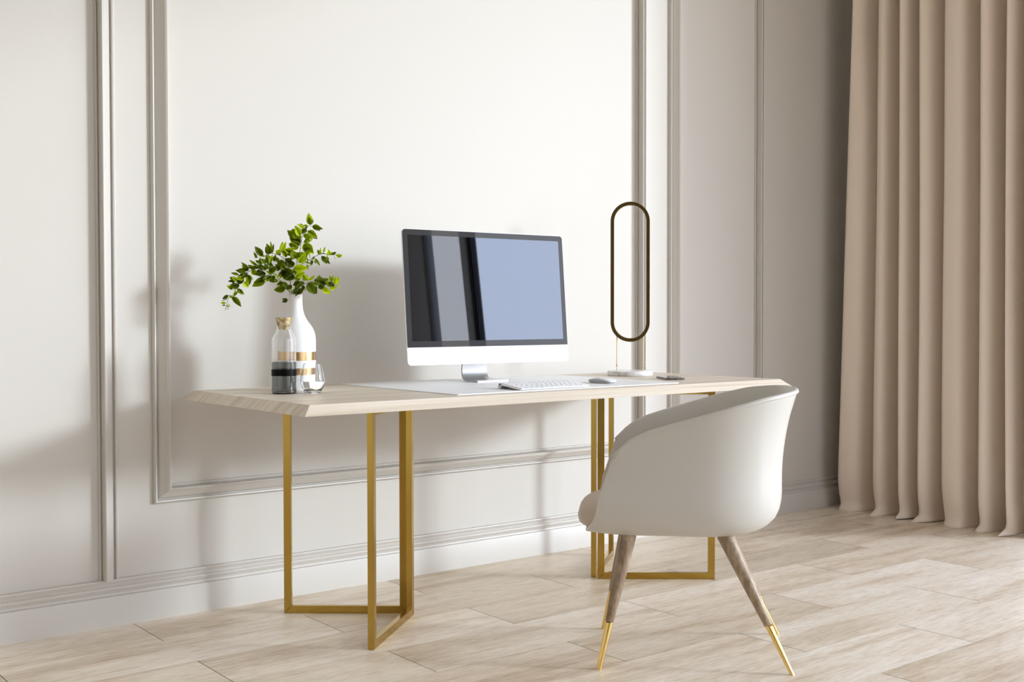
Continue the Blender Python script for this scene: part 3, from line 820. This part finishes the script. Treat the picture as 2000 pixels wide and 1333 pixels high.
# cushion: a pillowy pad, rounded at the back
bm = bmesh.new(); nu, nv = 30, 40; rows_ = []
def pad_pt(a, v, top):
    ex = 2/4.2; ca, sa = math.cos(a), math.sin(a)
    X = abs(ca)**ex*math.copysign(1, ca); Y = abs(sa)**ex*math.copysign(1, sa)
    x = .092+.243*X*v; y = .200*Y*v*(1+.03*X); edge = max(0, 1-v**7)**.5
    z = .412+(.044*edge+.016*(1-v*v) if top else -.034*edge**.8)
    return x, y, z
NA = 56
for top in (True, False):
    c0 = bm.verts.new(pad_pt(0, 0, top)); prev = None
    for iv in range(1, 15):
        v = 1-(1-iv/14)**1.6 if iv < 14 else 1
        ring = [bm.verts.new(pad_pt(2*PI*i/NA, v, top)) for i in range(NA)]
        for i in range(NA):
            j = (i+1) % NA
            if prev is None: bm.faces.new((c0, ring[i], ring[j]))
            else: bm.faces.new((prev[i], ring[i], ring[j], prev[j]))
        prev = ring
bmesh.ops.remove_doubles(bm, verts=bm.verts, dist=.0004)
obj('seat_cushion', bm, CUSH, ch, smooth=True, label='thick beige leather cushion')
def leg(foot, topp):
    F0, T0 = Vector(foot), Vector(topp); d = T0-F0
    bm = bmesh.new(); s = .345; P = [F0+d*t for t in (s, s+.003, .6, .85, 1.0)]
    # the section rings are kept level at the foot so that the tip stands flat
    tube(bm, P, [.0108, .0118, .0168, .0212, .0228], 24)
    o = obj('leg', bm, LEGW, ch, autos=50)
    bm = bmesh.new(); rings = []
    for t, r in ((0, .0062), (.012, .0070), (s, .0113)):
        c = F0+d*t; ring = [bm.verts.new((c.x+r*math.cos(2*PI*k/24), c.y+r*math.sin(2*PI*k/24), c.z)) for k in range(24)]; rings.append(ring)
    for a, b in zip(rings, rings[1:]):
        for k in range(24): bm.faces.new((a[k], a[(k+1) % 24], b[(k+1) % 24], b[k]))
    bm.faces.new(rings[0]); bm.faces.new(rings[-1])
    obj('leg_tip', bm, GOLD, o, autos=50, label='polished gold tip')
leg((.268, .210, 0), (.185, .135, .372)); leg((.268, -.212, 0), (.185, -.135, .372))
leg((-.265, .205, 0), (-.085, .115, .370)); leg((-.272, -.203, 0), (-.085, -.115, .370))

# ------------------------------------------------------------------ curtain
cur = thing('curtain', 'heavy taupe floor-length curtain hanging in deep folds at the right wall', 'curtain', (0, 0, 0))
EB = [-.075, -.300, -.445, -.555, -.672, -.862, -.992, -1.080]     # fold edges near the floor
ET = [-.160, -.325, -.445, -.545, -.678, -.855, -.982, -1.075]     # and at 2.6 m
def plan(h):
    t = min(1.2, h/2.6); E = [a+(b-a)*t for a, b in zip(EB, ET)]; E.append(E[-1]-.04)
    P = [(4.150, E[0]-.055), (4.110, E[0]-.008), (4.035, E[0]+.002), (3.975, E[0]-.030)]
    first = True
    for k in range(len(E)-1):
        e0, e1 = E[k], E[k+1]; w = e0-e1; amp = .10 if w > .13 else .085
        if k > 0: P += [(4.110, e0+.020), (4.020, e0+.004), (3.958, e0-.008)]
        q = .8 if w > .17 else 1.0          # the wide folds keep a broader face
        P += [(3.936+.006*math.sin(k*2.1), e0-.20*w), (3.952+.012*(k % 3 == 0), e0-(.40 if q == 1 else .52)*w), (4.025, e0-(.56 if q == 1 else .68)*w), (4.110, e0-(.70 if q == 1 else .80)*w), (4.165, e0-(.86 if q == 1 else .92)*w)]
    return [Vector((x, y, 0)) for x, y in P]
HZ = [0, .012, .03, .055, .085, .12, .165, .22, .30, .42, .6, .85, 1.2, 1.6, 2.0, 2.4, 2.8, 3.2, 3.46]
bm = bmesh.new(); R = []
crnd = random.Random(3)
for h in HZ:
    c = catmull(plan(h), 8); row = []
    for i, p in enumerate(c):
        s = i/(len(c)-1)
        ph_ = noise.noise(Vector((s*9.0, 1.7, 0))); ph2 = noise.noise(Vector((s*23.0, 5.1, h*3)))
        fl_ = max(0, 1-h/.20); flick = max(0, 1-h/.035); out = (.045+.03*ph_)*fl_**2.2-(.05+.07*ph2)*flick
        yy = .018*ph2*fl_+.006*noise.noise(Vector((s*8, h*.9, 2.2)))
        if s < .05: out = out*.3; 
        z = h+(.010*max(0, noise.noise(Vector((s*17, 9.4, 0))))*fl_**3)
        xx = p.x+out+.010*noise.noise(Vector((s*6, h*.7, 8.8)))
        row.append(bm.verts.new((xx, p.y+yy, z)))
    R.append(row)
for a, b in zip(R, R[1:]):
    for i in range(len(a)-1): bm.faces.new((a[i], a[i+1], b[i+1], b[i]))
fab = obj('fabric', bm, CURT, cur, smooth=True)
so = fab.modifiers.new('thickness', 'SOLIDIFY'); so.thickness = .0025; so.offset = 0
bm = bmesh.new(); tube(bm, [(4.03, -.03, 3.49), (4.03, -1.20, 3.49)], .014, 16); obj('rail', bm, BRASS, cur, autos=50)
for yb in (-.10, -1.16):
    bm = bmesh.new(); box(bm, (4.02, yb-.01, 3.485), (4.25, yb+.01, 3.505)); obj('rail_bracket', bm, BRASS, cur)
